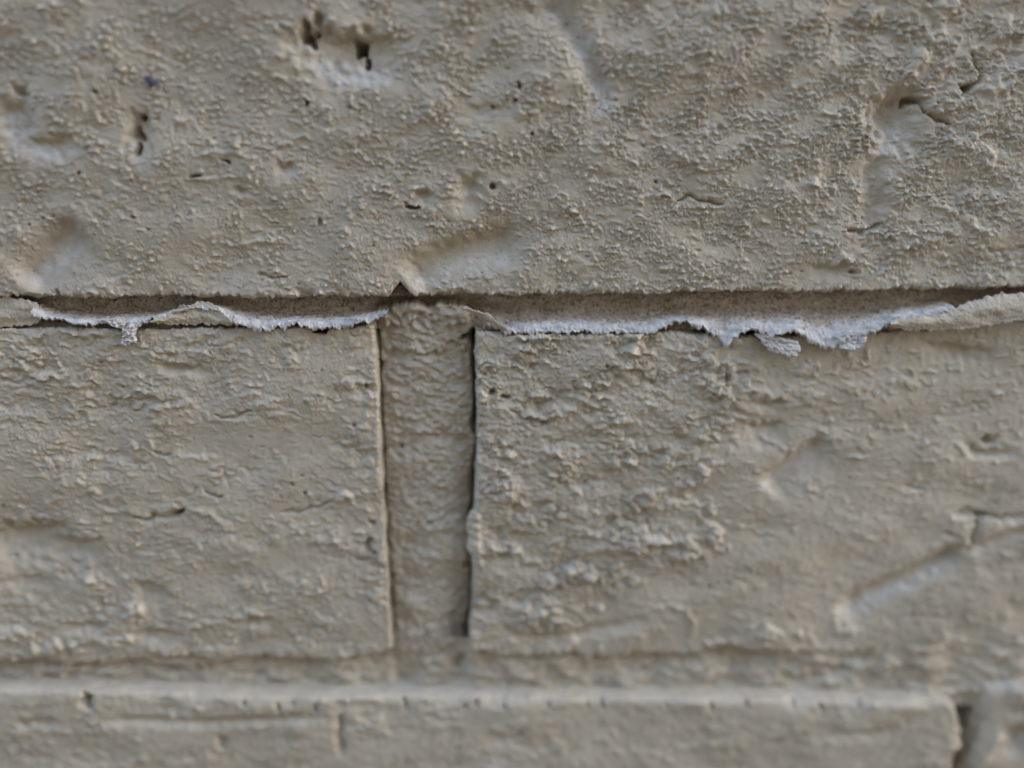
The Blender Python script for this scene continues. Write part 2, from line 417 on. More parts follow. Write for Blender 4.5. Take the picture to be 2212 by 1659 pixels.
# ---- upper brick
def k_upper(x, y, X, Z):
    rough = np.clip(0.35+0.75*gauss(x, y, 1300, 150, 700, 420)+0.4*gauss(x, y, 100, 120, 400, 300)+0.5*gauss(x, y, 2000, 300, 350, 400)
                    - 0.25*gauss(x, y, 520, 470, 330, 130)+0.12*samp(F['mask'], X+5, Z+40), 0.12, 1.2)
    return dict(low=0.35, ter=0.05+0.18*gauss(x, y, 2080, 230, 230, 350), ter2=0.025, mid=0.016+0.03*rough, wrink=0.04+0.03*rough, blob=.12+.1*rough, crease=.18,
                grain=(0.03+0.11*rough)*sst(-2.2, 1.2, samp(F['mask2'], X*1.3+11, Z*1.3+60)+0.6*samp(F['low2'], X*2+70, Z*2)), fine=0.014)
UP = [
    ('dent', 745, 128, 120, 60, 1.2), ('pit', 666, 74, 17, 22, 2.6, 20), ('pit', 688, 47, 12, 18, 1.2, -20),
    ('pit', 779, 104, 13, 22, 2.8, 10), ('pit', 792, 135, 8, 10, 1.5),
    ('dent', 300, 300, 30, 60, 0.9), ('pit', 303, 252, 8, 9, 1.8), ('pit', 296, 290, 10, 14, 1.4), ('pit', 296, 325, 10, 13, 1.4),
    ('pit', 493, 350, 12, 4, 1.5, -14), ('pit', 424, 380, 15, 4, 1.0, 6), ('pit', 205, 200, 5, 4, 1.0), ('dent', 613, 372, 24, 20, .5),
    ('dent', 520, 414, 16, 9, .4), ('pit', 660, 224, 4, 9, 1.0), ('pit', 886, 448, 17, 4, 1.2, -6), ('dent', 915, 428, 24, 18, .6),
    ('pit', 1066, 402, 8, 6, 1.1), ('dent', 1015, 420, 28, 46, .6), ('pit', 1066, 231, 5, 4, 1.0), ('pit', 1121, 188, 5, 8, 1.1),
    ('pit', 1114, 216, 5, 5, 1.1), ('pit', 1149, 289, 4, 4, .9), ('pit', 170, 375, 5, 4, .8), ('pit', 1418, 393, 4, 4, 1.0),
    ('pit', 690, 480, 6, 8, .6), ('pit', 40, 200, 20, 14, .8),
    ('groove', [(180, 478), (125, 515), (70, 570), (35, 612)], 22, 1.3, 3.0),
    ('groove', [(1150, 500), (1060, 522), (965, 545), (905, 575), (868, 600)], 20, 1.4, 3.0),
    ('groove', [(1165, -60), (1215, 15), (1258, 85), (1290, 150), (1318, 235)], 10, 1.0, 2.8),
    ('dent', 30, 275, 45, 60, .8), ('dent', 110, 325, 60, 30, .6),
    ('dent', 1945, 270, 60, 75, 1.5, 25), ('pit', 1985, 216, 28, 9, 1.8, 10), ('crack', [(2000, 210), (2008, 240), (2030, 255), (2065, 266)], 5, 1.4),
    ('crack', [(2078, 178), (2105, 192), (2122, 178), (2128, 150), (2112, 110)], 6, 1.3), ('pit', 2100, 190, 14, 8, 1.5),
    ('groove', [(1930, 330), (1885, 380), (1900, 440), (1855, 500)], 22, 0.8, 0), ('crack', [(1835, 497), (1870, 503), (1910, 484)], 5, 1.0),
    ('crack', [(1465, 434), (1490, 424), (1520, 434), (1562, 442)], 4, .9), ('ridge', [(1480, 445), (1530, 452), (1580, 445)], 6, .3),
    ('lump', 1890, 25, 28, 18, .8), ('lump', 2050, 22, 35, 24, .7), ('lump', 1990, 130, 22, 40, .8, -30), ('lump', 2160, 190, 50, 26, .7),
    ('lump', 2060, 225, 40, 24, .5), ('lump', 2150, 350, 22, 18, .6), ('lump', 2180, 60, 40, 30, .6), ('lump', 1780, 60, 20, 14, .5),
    ('ridge', [(2000, 430), (2080, 465), (2160, 520)], 9, .45), ('crack', [(2140, 540), (2180, 548), (2230, 535)], 5, .5),
    ('lump', 1820, 560, 20, 20, .5), ('dent', 1800, 590, 60, 22, .5), ('pit', 1850, 590, 10, 6, .8),
    ('ridge', [(480, 526), (500, 530), (560, 522), (620, 520)], 6, .35), ('ridge', [(380, 560), (450, 575), (540, 570)], 6, .2),
    ('ridge', [(440, 332), (520, 330)], 5, .3), ('ridge', [(400, 384), (450, 388), (520, 378)], 4, .3), ('lump', 612, 312, 18, 6, .4),
    ('crack', [(555, 590), (590, 602), (620, 598)], 3, .6), ('pit', 286, 470, 4, 4, .8), ('pit', 58, 486, 3, 3, .7), ('pit', 88, 472, 3, 3, .7),
    ('pit', 120, 632, 6, 8, .8), ('dent', 1050, 250, 60, 30, .25),
    ('groove', [(640, 640), (655, 634), (680, 641)], 8, .7, 0),
]
XJL, XJR = float(P(824, 1050)[0]), float(P(1028, 1050)[0])          # the vertical joint
XLO = float(P(2050, 1600)[0])
Y_TOP, Y_LOW = level(float(P(1106, 638)[1])+57.0), level(float(P(1106, 1500)[1])-57.0)
END_L, END_R = upright(XJL-174.0), upright(XJR+174.0)
UP_L, UP_R = upright(-97.0), upright(97.0)
LOW_L, LOW_R = upright(XLO-190.0), upright(float(P(2100, 1600)[0])+180.0)
PALE_U = [([(1165, -60), (1212, 15), (1250, 85), (1285, 160), (1305, 235)], 20, .75), ([(690, 140), (740, 165), (830, 168)], 20, .7),
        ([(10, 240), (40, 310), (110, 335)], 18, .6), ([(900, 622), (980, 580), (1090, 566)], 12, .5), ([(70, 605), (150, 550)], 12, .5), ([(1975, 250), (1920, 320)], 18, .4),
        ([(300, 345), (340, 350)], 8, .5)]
top_u = lambda x: Y_TOP+0*np.asarray(x, float)
bot_u = curve([(-200, 642), (0, 641), (60, 637), (130, 641), (260, 640), (400, 640), (600, 641), (690, 640), (838, 638), (846, 630), (862, 612), (872, 615), (884, 636), (892, 639),
               (1000, 636), (1200, 635), (1430, 634), (1600, 626), (1780, 633), (1830, 628), (2000, 625), (2212, 623), (2400, 622)])
tilt_u = lambda x, y: -1.6*np.clip((x-1300)/1000, 0, 1)**1.5-0.5*np.clip((500-x)/600, 0, 1)**1.5
me = brick_mesh('brick', top_u, bot_u, UP_L, UP_R, 2.3, 3, k_upper, UP, rnd=0.5, edge=(3, 4.4, 3, 3), tilt=tilt_u, pore=130, pale_streaks=PALE_U)
b = link('brick', me, PAINT, wall); b['label'] = 'upper brick with two dark holes'; UPPER = b

# ---- middle left brick
def k_left(x, y, X, Z):
    rough = np.clip(0.35+0.7*gauss(x, y, 150, 800, 380, 130)+0.4*gauss(x, y, 800, 1000, 60, 400)+0.3*gauss(x, y, 100, 1350, 500, 130)
                    - 0.3*gauss(x, y, 560, 1000, 200, 90)+0.15*samp(F['mask'], X+90, Z+10), 0.1, 1.2)
    return dict(low=0.3, ter=0.06+0.07*rough, ter2=0.03+0.06*rough, mid=0.012+0.085*rough, wrink=0.05+0.06*rough, blob=.16+.12*rough, crease=.2,
                grain=0.014+0.03*rough, fine=0.010)
LE = [
    ('crack', [(290, 1122), (330, 1121), (365, 1114), (398, 1104)], 6, 1.2), ('pit', 384, 1111, 12, 4, 1.8, 18),
    ('ridge', [(340, 1104), (385, 1094)], 12, .4), ('ridge', [(405, 1098), (450, 1110), (500, 1140)], 8, .35),
    ('pit', 660, 1066, 6, 3.5, 1.3), ('pit', 632, 1047, 4, 3, 1.0, 20), ('pit', 652, 1027, 3, 3, .9), ('pit', 765, 921, 4, 4, 1.0),
    ('crack', [(462, 896), (480, 902), (500, 902), (525, 892), (546, 884)], 3, .7),
    ('crack', [(602, 1105), (640, 1106), (680, 1098), (722, 1082)], 3.5, .7), ('crack', [(440, 1062), (470, 1074), (480, 1068)], 3, .7),
    ('ridge', [(315, 900), (330, 880), (370, 875), (425, 868)], 8, .45), ('lump', 345, 850, 45, 14, .35, -8),
    ('lump', 750, 1070, 26, 11, .75), ('lump', 790, 1062, 16, 7, .4), ('lump', 790, 1030, 14, 6, .5, 20), ('lump', 800, 1000, 10, 12, .4),
    ('lump', 785, 920, 14, 8, .45), ('lump', 792, 900, 10, 14, .4), ('pit', 790, 834, 5, 14, .8), ('lump', 795, 870, 12, 12, .35),
    ('pit', 795, 1175, 14, 18, .9), ('pit', 808, 1195, 8, 6, 1.0), ('pit', 804, 1130, 9, 7, .8), ('ridge', [(765, 1150), (790, 1150)], 4, .4),
    ('crack', [(765, 1205), (780, 1212), (800, 1208)], 3.5, .8), ('lump', 825, 1215, 10, 10, .4), ('lump', 815, 1290, 12, 30, .4),
    ('lump', 295, 1318, 22, 28, 1.3, 20), ('lump', 278, 1330, 16, 14, .6), ('dent', 330, 1290, 40, 40, .5),
    ('ridge', [(500, 1345), (535, 1325), (572, 1318)], 10, .6), ('dent', 540, 1345, 50, 16, .5),
    ('dent', 60, 1200, 120, 90, 1.4), ('dent', 170, 1210, 70, 60, .9), ('dent', 90, 1290, 110, 60, .6),
    ('lump', 120, 1400, 60, 22, .8, 8), ('lump', 250, 1385, 50, 18, .6, 12), ('dent', 330, 1380, 60, 26, .6), ('lump', 470, 1405, 50, 16, .4),
    ('lump', 560, 1365, 30, 22, .4, 15), ('lump', 660, 1395, 30, 20, .4), ('lump', 25, 1370, 40, 20, .7), ('dent', 180, 1360, 60, 20, .6),
    ('lump', 40, 790, 50, 14, .5), ('lump', 110, 812, 40, 12, .6), ('lump', 180, 830, 30, 14, .4), ('lump', 60, 830, 40, 10, .4), ('crack', [(0, 822), (30, 824), (60, 832)], 6, .6),
    ('lump', 110, 1000, 14, 12, .5), ('lump', 205, 1060, 22, 8, .5), ('lump', 290, 965, 16, 9, .5, 20), ('crack', [(330, 975), (350, 985), (370, 980)], 3, .5),
    ('lump', 430, 990, 40, 9, .35), ('lump', 470, 1025, 26, 10, .4, 12), ('lump', 430, 1185, 8, 14, .4, -25), ('lump', 720, 1170, 26, 8, .4, 12),
    ('dent', 390, 800, 55, 16, .6, -6), ('smooth', 560, 960, 180, 60, .6), ('smooth', 600, 1190, 200, 60, .5), ('smooth', 800, 780, 40, 70, .6),
    ('ridge', [(490, 1222), (540, 1210), (570, 1180), (580, 1160)], 6, .3),
    ('ridge', [(630, 1305), (660, 1290), (700, 1270)], 6, .35), ('ridge', [(300, 1100), (240, 1105), (180, 1100)], 6, .25),
]
top_l = curve([(-200, 712), (0, 712), (150, 708), (300, 712), (400, 710), (640, 706), (668, 707), (676, 722), (704, 723), (712, 709), (740, 708), (800, 703), (840, 703)])
bot_l = curve([(-200, 1425), (0, 1430), (80, 1425), (150, 1438), (260, 1428), (330, 1418), (400, 1414), (470, 1424), (600, 1418), (720, 1424), (790, 1418), (850, 1405)])
rt_l = curve([(700, 806), (800, 814), (1000, 822), (1100, 828), (1200, 834), (1290, 838), (1330, 842), (1400, 846), (1430, 840)])
me = brick_mesh('brick', top_l, bot_l, END_L, rt_l, 2.3, 7, k_left, LE, rnd=0.5, edge=(2.5, 4, 3, 2.6), pore=70)
b = link('brick', me, PAINT, wall); b['label'] = 'smoother brick left of the vertical joint'

# ---- middle right brick
CR = curve([(700, 1560), (780, 1572), (900, 1576), (960, 1545), (1040, 1500), (1090, 1520), (1150, 1562), (1190, 1545), (1230, 1440), (1270, 1330), (1330, 1260), (1500, 1200)])
def crust(x, y, X, Z):
    d = CR(y)-x+22*samp(F['mask2'], X*2.2, Z*2.2)+10*samp(F['wx'], X, Z)
    return sst(-14, 14, d)
def k_right(x, y, X, Z):
    c = crust(x, y, X, Z)
    return dict(low=0.32, ter=0.06+0.20*c, ter2=0.02+0.16*c, mid=0.025+0.06*c, wrink=0.09-0.02*c, blob=.14+.16*c, crease=.2,
                grain=0.014+0.035*c, fine=0.010)
RI = [
    ('pit', 1062, 846, 9, 10, 1.1), ('pit', 1092, 856, 12, 6, 1.2), ('lump', 1072, 852, 8, 6, .4), ('lump', 1225, 885, 28, 14, .55, 12),
    ('crack', [(1105, 888), (1130, 902), (1170, 912), (1200, 905)], 5, .7), ('lump', 1150, 845, 40, 16, .3), ('ridge', [(1250, 838), (1300, 855), (1325, 865)], 6, .45),
    ('lump', 1370, 960, 30, 14, .5), ('lump', 1400, 1060, 40, 18, .55, 10), ('lump', 1460, 1085, 40, 16, .5), ('lump', 1540, 1000, 20, 14, .5),
    ('lump', 1330, 1180, 60, 30, .55), ('lump', 1430, 1165, 30, 22, .5), ('lump', 1545, 1162, 22, 22, .8), ('lump', 1480, 1170, 24, 16, .5, 20),
    ('lump', 1275, 1245, 36, 18, .5), ('lump', 1190, 1300, 40, 26, .5), ('lump', 1150, 1210, 24, 14, .5), ('lump', 1205, 1172, 18, 14, .5),
    ('lump', 1090, 960, 26, 16, .4), ('lump', 1085, 1070, 30, 18, .45), ('lump', 1130, 1000, 26, 10, .4), ('lump', 1065, 1190, 20, 14, .4),
    ('ridge', [(1590, 865), (1598, 848), (1625, 842), (1655, 850), (1675, 862), (1695, 852), (1712, 832)], 9, .5),
    ('ridge', [(1590, 870), (1615, 886), (1645, 890)], 9, .4), ('dent', 1665, 880, 40, 20, .5), ('dent', 1650, 945, 60, 40, .5),
    ('ridge', [(1645, 948), (1680, 962)], 4, .35), ('groove', [(1800, 945), (1740, 985), (1690, 1022), (1645, 1060)], 15, 1.0, 3.4),
    ('lump', 1760, 860, 40, 18, .4, 10), ('lump', 1850, 840, 50, 14, .45), ('lump', 1960, 830, 40, 14, .4), ('dent', 2080, 770, 90, 26, .7, -6), ('lump', 1740, 800, 30, 18, .5),
    ('pit', 2150, 958, 20, 13, 1.5, 10), ('groove', [(2080, 950), (2120, 985), (2170, 990), (2212, 980)], 10, .5, 0), ('lump', 2095, 970, 26, 20, .4),
    ('pit', 2132, 1122, 18, 9, 1.4), ('groove', [(2132, 1120), (2120, 1160), (2104, 1215)], 9, .9, 0), ('groove', [(2132, 1118), (2180, 1130), (2240, 1128)], 8, .7, 0), ('groove', [(2070, 1118), (2130, 1120)], 8, .6, 0),
    ('groove', [(1800, 1335), (1860, 1302), (1960, 1258), (2040, 1222), (2105, 1182)], 16, 1.5, 3.2), ('groove', [(2105, 1195), (2160, 1180), (2250, 1150)], 12, .6, 1.5),
    ('ridge', [(1870, 1335), (1970, 1290), (2080, 1240)], 20, .4),
    ('groove', [(1060, 1330), (1120, 1372), (1220, 1376), (1330, 1352), (1420, 1335)], 11, .4, 1.6), ('groove', [(1060, 1330), (1068, 1290)], 10, .5, 0),
    ('ridge', [(1420, 1318), (1450, 1306), (1480, 1320), (1500, 1350), (1494, 1375)], 7, .4),
    ('pit', 1532, 1270, 6, 4, 1.0), ('pit', 1550, 1260, 5, 2.5, .6, 20), ('lump', 1660, 1370, 44, 26, .7), ('lump', 1560, 1390, 40, 16, .4), ('lump', 1740, 1375, 30, 20, .5), ('lump', 1830, 1370, 40, 22, .5),
    ('smooth', 1065, 760, 40, 60, .5), ('smooth', 1800, 1180, 300, 160, .25),
    ('crack', [(1590, 808), (1620, 806)], 5, .7), ('pit', 1310, 788, 4, 4, .9), ('pit', 1570, 815, 6, 18, .7, -10), ('lump', 1635, 790, 18, 26, .45),
    ('crack', [(2050, 1160), (2090, 1172)], 5, .6), ('crack', [(1960, 1055), (2010, 1068)], 4, .5),
    ('lump', 2000, 1000, 30, 6, .3, -10), ('lump', 2130, 1050, 40, 8, .3), ('lump', 1850, 990, 30, 6, .3),
]
top_r = curve([(1000, 712), (1040, 716), (1100, 722), (1250, 722), (1450, 718), (1600, 728), (1850, 725), (2000, 712), (2212, 700), (2400, 695)])
bot_r = curve([(1000, 1395), (1045, 1405), (1090, 1418), (1230, 1412), (1300, 1422), (1420, 1416), (1600, 1405), (1700, 1412), (1850, 1418), (2000, 1412), (2212, 1410), (2400, 1410)])
lf_r = curve([(700, 1029), (900, 1031), (1000, 1031), (1100, 1028), (1170, 1024), (1230, 1022), (1300, 1022), (1345, 1018), (1400, 1014), (1430, 1020)])
tilt_r = lambda x, y: -2.2*np.clip((x-1350)/900, 0, 1)**1.4
def relief_r(me): pass
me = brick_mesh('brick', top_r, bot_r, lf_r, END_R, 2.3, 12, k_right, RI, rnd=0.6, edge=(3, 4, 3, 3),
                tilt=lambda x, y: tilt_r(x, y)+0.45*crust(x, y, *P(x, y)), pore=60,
                pale_streaks=[([(1650, 1058), (1720, 1008), (1790, 965)], 14, .5), ([(1830, 1335), (1960, 1280), (2080, 1225)], 12, .5)])
b = link('brick', me, PAINT, wall); b['label'] = 'rough crusted brick right of the vertical joint'

# ---- lower bricks
def k_low(x, y, X, Z):
    return dict(low=0.25, ter=0.07, ter2=0.05, mid=0.04, wrink=0.06, blob=.15, crease=.15, grain=0.02, fine=0.005)
LO = [
    ('groove', [(200, 1535), (330, 1538), (470, 1542), (620, 1535), (740, 1530)], 9, .5, 1.3), ('groove', [(742, 1520), (738, 1560), (745, 1620)], 7, .7, 0),
    ('pit', 203, 1500, 14, 24, 2.2, 10), ('groove', [(40, 1545), (150, 1540)], 10, .5, 0), ('lump', 160, 1560, 40, 12, .4),
    ('ridge', [(270, 1640), (330, 1615)], 8, .4), ('groove', [(490, 1570), (485, 1600)], 8, .6, 0), ('pit', 1035, 1650, 14, 10, .8),
    ('dent', 1090, 1580, 60, 30, .5), ('lump', 1060, 1640, 40, 10, .4), ('dent', 1840, 1570, 120, 20, .4), ('lump', 1935, 1552, 9, 8, .5),
    ('lump', 1880, 1500, 14, 10, .6), ('dent', 2000, 1490, 30, 10, .6), ('lump', 1970, 1630, 60, 12, .4),
]
for xx in (540, 610, 640, 680, 880, 1010, 1030, 1090, 1180, 1270, 1300, 1440, 1530, 1610, 1710, 1760, 1850):
    LO.append(('pit', xx+random.uniform(-8, 8), 1508+random.uniform(-6, 4), random.uniform(2.5, 5), random.uniform(8, 14), .9, random.uniform(-15, 15)))
top_w = curve([(-200, 1470), (0, 1474), (200, 1478), (400, 1483), (640, 1490), (1000, 1492), (1300, 1492), (1600, 1494), (1850, 1500), (1960, 1498), (2030, 1504), (2060, 1514)])
bot_w = lambda x: Y_LOW+0*np.asarray(x, float)
me = brick_mesh('brick', top_w, bot_w, LOW_L, curve([(1480, 2050), (1540, 2064), (1580, 2068), (1600, 2046), (1660, 2036), (1800, 2028), (2400, 2030)]),
                3.6, 17, k_low, LO, rnd=1.3, edge=(1.2, 2, 3, 4), pore=25, tilt=lambda x, y: 2.6+0*x)
b = link('brick', me, PAINT, wall); b['label'] = 'lower brick with a pale top edge'
LR = [('ridge', [(2150, 1575), (2125, 1610), (2100, 1660)], 10, 1.0), ('dent', 2190, 1600, 40, 60, 1.0), ('lump', 2200, 1500, 40, 40, .8), ('pit', 2205, 1520, 10, 20, 1.2)]
me = brick_mesh('brick', curve([(2080, 1492), (2212, 1470), (2500, 1480)]), bot_w, curve([(1440, 2130), (1560, 2118), (1640, 2082), (1800, 2068), (2400, 2066)]),
                LOW_R, 5.0, 23, k_low, LR, rnd=1.6, edge=(4, 2, 6, 3), pore=5, tilt=lambda x, y: 1.0+0*x)
b = link('brick', me, PAINT, wall); b['label'] = 'brick at the lower right corner'

# ---- vertical joint: a rounded ribbon of painted mortar with trowel ripples
def vertical_mortar():
    n, m = 120, 370
    s, t = np.linspace(0, 1, n), np.linspace(0, 1, m)
    S, T = np.meshgrid(s, t)
    y = 650+(1530-650)*T
    x = 790+(1065-790)*S
    X, Z = P(x, y)
    mid = curve([(650, 925), (1100, 925), (1500, 930)])(y)
    u = (x-mid)/105.0
    h = -1.9-1.3*np.clip(np.abs(u), 0, 1.3)**2.2
    arc = y+26*(np.abs(u)**2)*-1                       # ripples sag in the middle
    for yy, d, w in ((762, .75, 6), (820, .3, 5), (848, .15, 4), (872, .2, 5), (908, .15, 4), (948, .8, 8), (1062, .22, 7), (1168, .3, 5), (1250, .15, 6), (1348, .4, 6)):
        q = arc+5*samp(F['wx'], X*1.0+yy, Z)-yy+14*samp(F['mask2'], X+yy, Z+3)*0.5
        h -= d*np.where(q < 0, np.exp(-(q/w)**2), np.exp(-(q/(w*3.2))**2))
    x2, z2 = X+900, Z+77
    fine = (0.10+0.10*sst(760, 700, y))*samp(F['wz'], x2*1.5, z2*1.7)+0.06*np.maximum(samp(F['grit'], x2, z2)-0.2, 0)+0.04*samp(F['grain'], x2, z2)+0.03*samp(F['grain2'], x2, z2)+0.02*samp(F['fine'], x2, z2)
    h += 0.25*samp(F['low2'], x2, z2)*0.6+0.05*terrace(samp(F['ter2'], x2, z2)*1.5, .2)*2
    # shrunk away from the left brick, and torn open along the right brick
    lx = curve([(650, 798), (700, 810), (1000, 824), (1200, 836), (1300, 844), (1400, 852), (1500, 800)])(y)+1.5*samp(F['edge'], Z*0.6, Z*0+40)
    h -= (0.8+1.0*sst(-0.6, 1, samp(F['mid'], X*0+3, Z*0.8+11)))*np.exp(-np.clip((x-lx)/4.5, 0, 9)**2)*sst(1425, 1370, y)
    rx = curve([(650, 1040), (700, 1016), (730, 1006), (760, 1018), (850, 1022), (880, 1012), (930, 1008), (960, 1014), (985, 1024), (1080, 1020), (1120, 1012), (1180, 1010), (1215, 1018), (1300, 1016), (1345, 1006), (1400, 1008), (1480, 1040)])(y)
    d = x-rx-4+8*samp(F['low2'], Z*1.7, Z*0+88)+2.0*samp(F['wx'], X*1.6, Z*1.6)*sst(-1, 1, samp(F['mask2'], X, Z))
    h -= 3.0*sst(-4, 12, d)*sst(1425, 1385, y)
    h -= 3.5*np.exp(-((x-lf_r(y)+2)/(6.0+2.0*samp(F['mask2'], Z*0.8, Z*0+9)))**2)*sst(1450, 1410, y)*sst(700, 730, y)
    h -= 1.8*gauss(x, y, 1005, 1330, 26, 80)+1.2*gauss(x, y, 1010, 1060, 22, 60)
    amp = np.ones_like(h)
    apply_features(h, amp, X, Z, [('pit', 1006, 735, 14, 9, 2.0, 15), ('pit', 925, 662, 9, 10, 1.0), ('lump', 905, 672, 20, 12, .5), ('lump', 965, 690, 40, 18, .5),
        ('lump', 1000, 690, 24, 20, .7), ('dent', 1010, 1400, 20, 40, 1.0), ('pit', 925, 1140, 6, 5, .6), ('pit', 1008, 1240, 14, 12, 1.2), ('crack', [(975, 1330), (985, 1400), (982, 1465)], 6, 1.0)])
    h += fine*amp
    top = curve([(780, 690), (815, 668), (835, 664), (850, 656), (880, 652), (905, 655), (925, 664), (945, 654), (985, 655), (1000, 664), (1030, 690), (1065, 700)])(x)+2*samp(F['edge'], x*PX, 0*y)
    h -= 5*sst(8, -6, y-top)
    h -= 1.2*sst(1400, 1475, y)+3*sst(120, 150, abs(x-925))*sst(1380, 1420, y)
    return grid_mesh('mortar_joint', X, -h, Z-0.4*fine)
o = link('mortar_joint', vertical_mortar(), JOINT, wall); o['label'] = 'vertical joint of rippled painted mortar'

# ---- lower bed joint
def lower_bed():
    n, m = 760, 46
    S, T = np.meshgrid(np.linspace(0, 1, n), np.linspace(0, 1, m))
    x = -175+(2560)*S; y = 1385+(1535-1385)*T
    X, Z = P(x, y)
    front = curve([(-200, 1488), (0, 1486), (160, 1478), (330, 1472), (480, 1472), (660, 1486), (830, 1480), (920, 1470), (1000, 1466), (1250, 1470), (1450, 1474), (1700, 1480), (1760, 1476), (2000, 1466), (2400, 1466)])(x)+1.5*samp(F['mid'], X, X*0+50)
    x2, z2 = X+300, Z+30
    h = -2.1+0.5*sst(-70, -10, y-front)-1.3*sst(835, 860, x)*sst(1025, 1000, x)*sst(1380, 1420, y)+0.35*samp(F['low2'], x2, z2)+0.16*samp(F['mid'], x2, z2)+0.10*samp(F['mid2'], x2, z2)+0.14*terrace(samp(F['ter2'], x2, z2)*1.3, .2)+0.05*samp(F['grain'], x2, z2)
    h = h-1.0*(front-1474)/14
    h -= 0.2*sst(2045, 2075, x)*sst(2125, 2100, x)*sst(1455, 1470, y)
    amp = np.ones_like(h)
    apply_features(h, amp, X, Z, [('groove', [(160, 1452), (260, 1448), (420, 1462)], 12, .9, 0), ('lump', 110, 1455, 60, 20, 1.2), ('lump', 60, 1470, 60, 14, .8),
        ('lump', 433, 1450, 6, 20, .8), ('lump', 1095, 1440, 40, 26, .6), ('groove', [(1000, 1420), (985, 1470)], 10, .8, 0), ('lump', 700, 1455, 50, 14, .4), ('lump', 1500, 1450, 60, 14, .4),
        ('pit', 1250, 1420, 30, 6, 1.2), ('pit', 1290, 1424, 16, 5, 2.0, -14), ('lump', 1760, 1462, 60, 8, .7), ('dent', 1830, 1460, 40, 12, .9)])
    return grid_mesh('mortar_joint', X, -h, Z)
o = link('mortar_joint', lower_bed(), JOINT, wall); o['label'] = 'lower bed joint of painted mortar'

# ---- upper bed joint: bare sandy mortar, hollowed
def upper_bed():
    n, m = 900, 40
    S, T = np.meshgrid(np.linspace(0, 1, n), np.linspace(0, 1, m))
    x = -175+2560*S; y = 596+(716-596)*T
    X, Z = P(x, y)
    x2, z2 = X+40, Z+500
    h = -3.5+0.16*samp(F['grain2'], x2, z2)+0.12*samp(F['grain'], x2, z2)+0.07*samp(F['fine'], x2, z2)+0.15*samp(F['mid'], x2, z2)
    h -= 1.6*gauss(x, y, 1080, 672, 70, 14)+2.5*sst(1980, 2200, x)
    h += 2.0*sst(672, 712, y)**1.5                      # a cove at the foot
    h -= 1.6*sst(795, 815, x)*sst(1050, 1030, x)*sst(640, 656, y)   # makes room for the head of the vertical joint
    return grid_mesh('mortar_joint', X, -h, Z)
o = link('mortar_joint', upper_bed(), SAND, wall); o['label'] = 'upper bed joint of bare sandy brown mortar'

# ---- pale broken ledges at the foot of the hollow
def ledge(name, x0, x1, lip, back, seed, out):
    n = int((x1-x0)/1.6)
    xs = np.linspace(x0, x1, n)
    rag = 3.2*samp(F['edge'], xs*PX*0.7+seed, xs*0+seed)+0.5*samp(F['grain2'], xs*PX+seed*3, xs*0+5)
    yb = back(xs)+1.5*samp(F['low2'], xs*PX+40+seed, xs*0)
    yl = np.maximum(lip(xs)+rag, yb+3)
    ts = np.linspace(0, 1, 20)
    rows = []; pale = []
    do = out(xs)+0.25*samp(F['mid'], xs*PX+seed, xs*0+3)
    for t in ts:
        y = yb+(lip(xs)-yb)*t+(yl-lip(xs))*t**5
        dep = -4.0+(do+4.0)*(1-(1-t)**1.5)
        rows.append((y, dep)); pale.append(np.full(n, min(1, t*1.2))+0.0*xs)
    for k, (dy, dd) in enumerate(((2.5, -0.02), (4.5, -0.2), (4.5, -0.6), (3, -1.6), (2, -4.0))):   # the lip's thickness and underside
        rows.append((yl+dy*(0.8+0.3*samp(F['grain'], xs*PX+seed, xs*0+k*0.3)), do+dd)); pale.append(np.full(n, 0.9 if k < 2 else 0.4))
    y = np.array([r[0] for r in rows]); dep = np.array([r[1] for r in rows])
    x = np.tile(xs, (len(rows), 1))
    jitter = np.zeros_like(x)
    X, Z = P(x, y)
    g = samp(F['grain2'], X+seed, Z*1.6+9-dep)*0.03+samp(F['fine'], X, Z*1.6-dep)*0.012+samp(F['grain'], X, Z*1.4+60-dep)*0.06+samp(F['mid2'], X, Z-dep)*0.11
    Y = -(dep+g)
    return grid_mesh(name, X, Y, Z+g*0.5, attr=np.array(pale))
lipL = curve([(60, 662), (80, 676), (100, 689), (160, 694), (250, 697), (300, 696), (340, 688), (372, 670), (400, 664), (430, 660), (470, 666), (500, 684), (530, 698), (560, 707), (585, 708), (612, 700), (640, 697), (690, 702), (725, 706), (745, 703), (770, 695), (800, 689), (826, 680), (838, 676)])
backL = curve([(60, 655), (100, 672), (200, 682), (330, 680), (430, 655), (520, 676), (600, 680), (700, 682), (780, 676), (838, 668)])
outL = curve([(60, 0.2), (120, 0.7), (330, 0.9), (430, 0.6), (560, 1.2), (740, 1.0), (838, 1.4)])
o = link('paint_flake', ledge('paint_flake', 70, 838, lipL, backL, 3, outL), CHALK, wall); o['label'] = 'left strip of pale broken paint along the joint'
lipR = curve([(1085, 716), (1110, 719), (1140, 716), (1200, 717), (1260, 711), (1300, 718), (1330, 716), (1375, 720), (1410, 714), (1430, 702), (1455, 694), (1478, 692), (1500, 702), (1530, 714), (1552, 728), (1568, 740), (1580, 728), (1600, 714), (1630, 708), (1660, 722), (1690, 714), (1720, 712), (1735, 716), (1745, 738), (1770, 744), (1795, 746), (1806, 734), (1830, 722), (1860, 722), (1885, 712), (1905, 706), (1920, 694), (1932, 690), (1990, 684), (2030, 672), (2100, 655)])
backR = curve([(1085, 700), (1110, 692), (1200, 684), (1400, 684), (1480, 678), (1700, 680), (1860, 678), (1930, 670), (2000, 662), (2100, 646)])
outR = curve([(1085, .4), (1300, .8), (1480, .3), (1570, 1.6), (1640, 1.0), (1780, 1.3), (1900, .9), (2100, 0.4)])
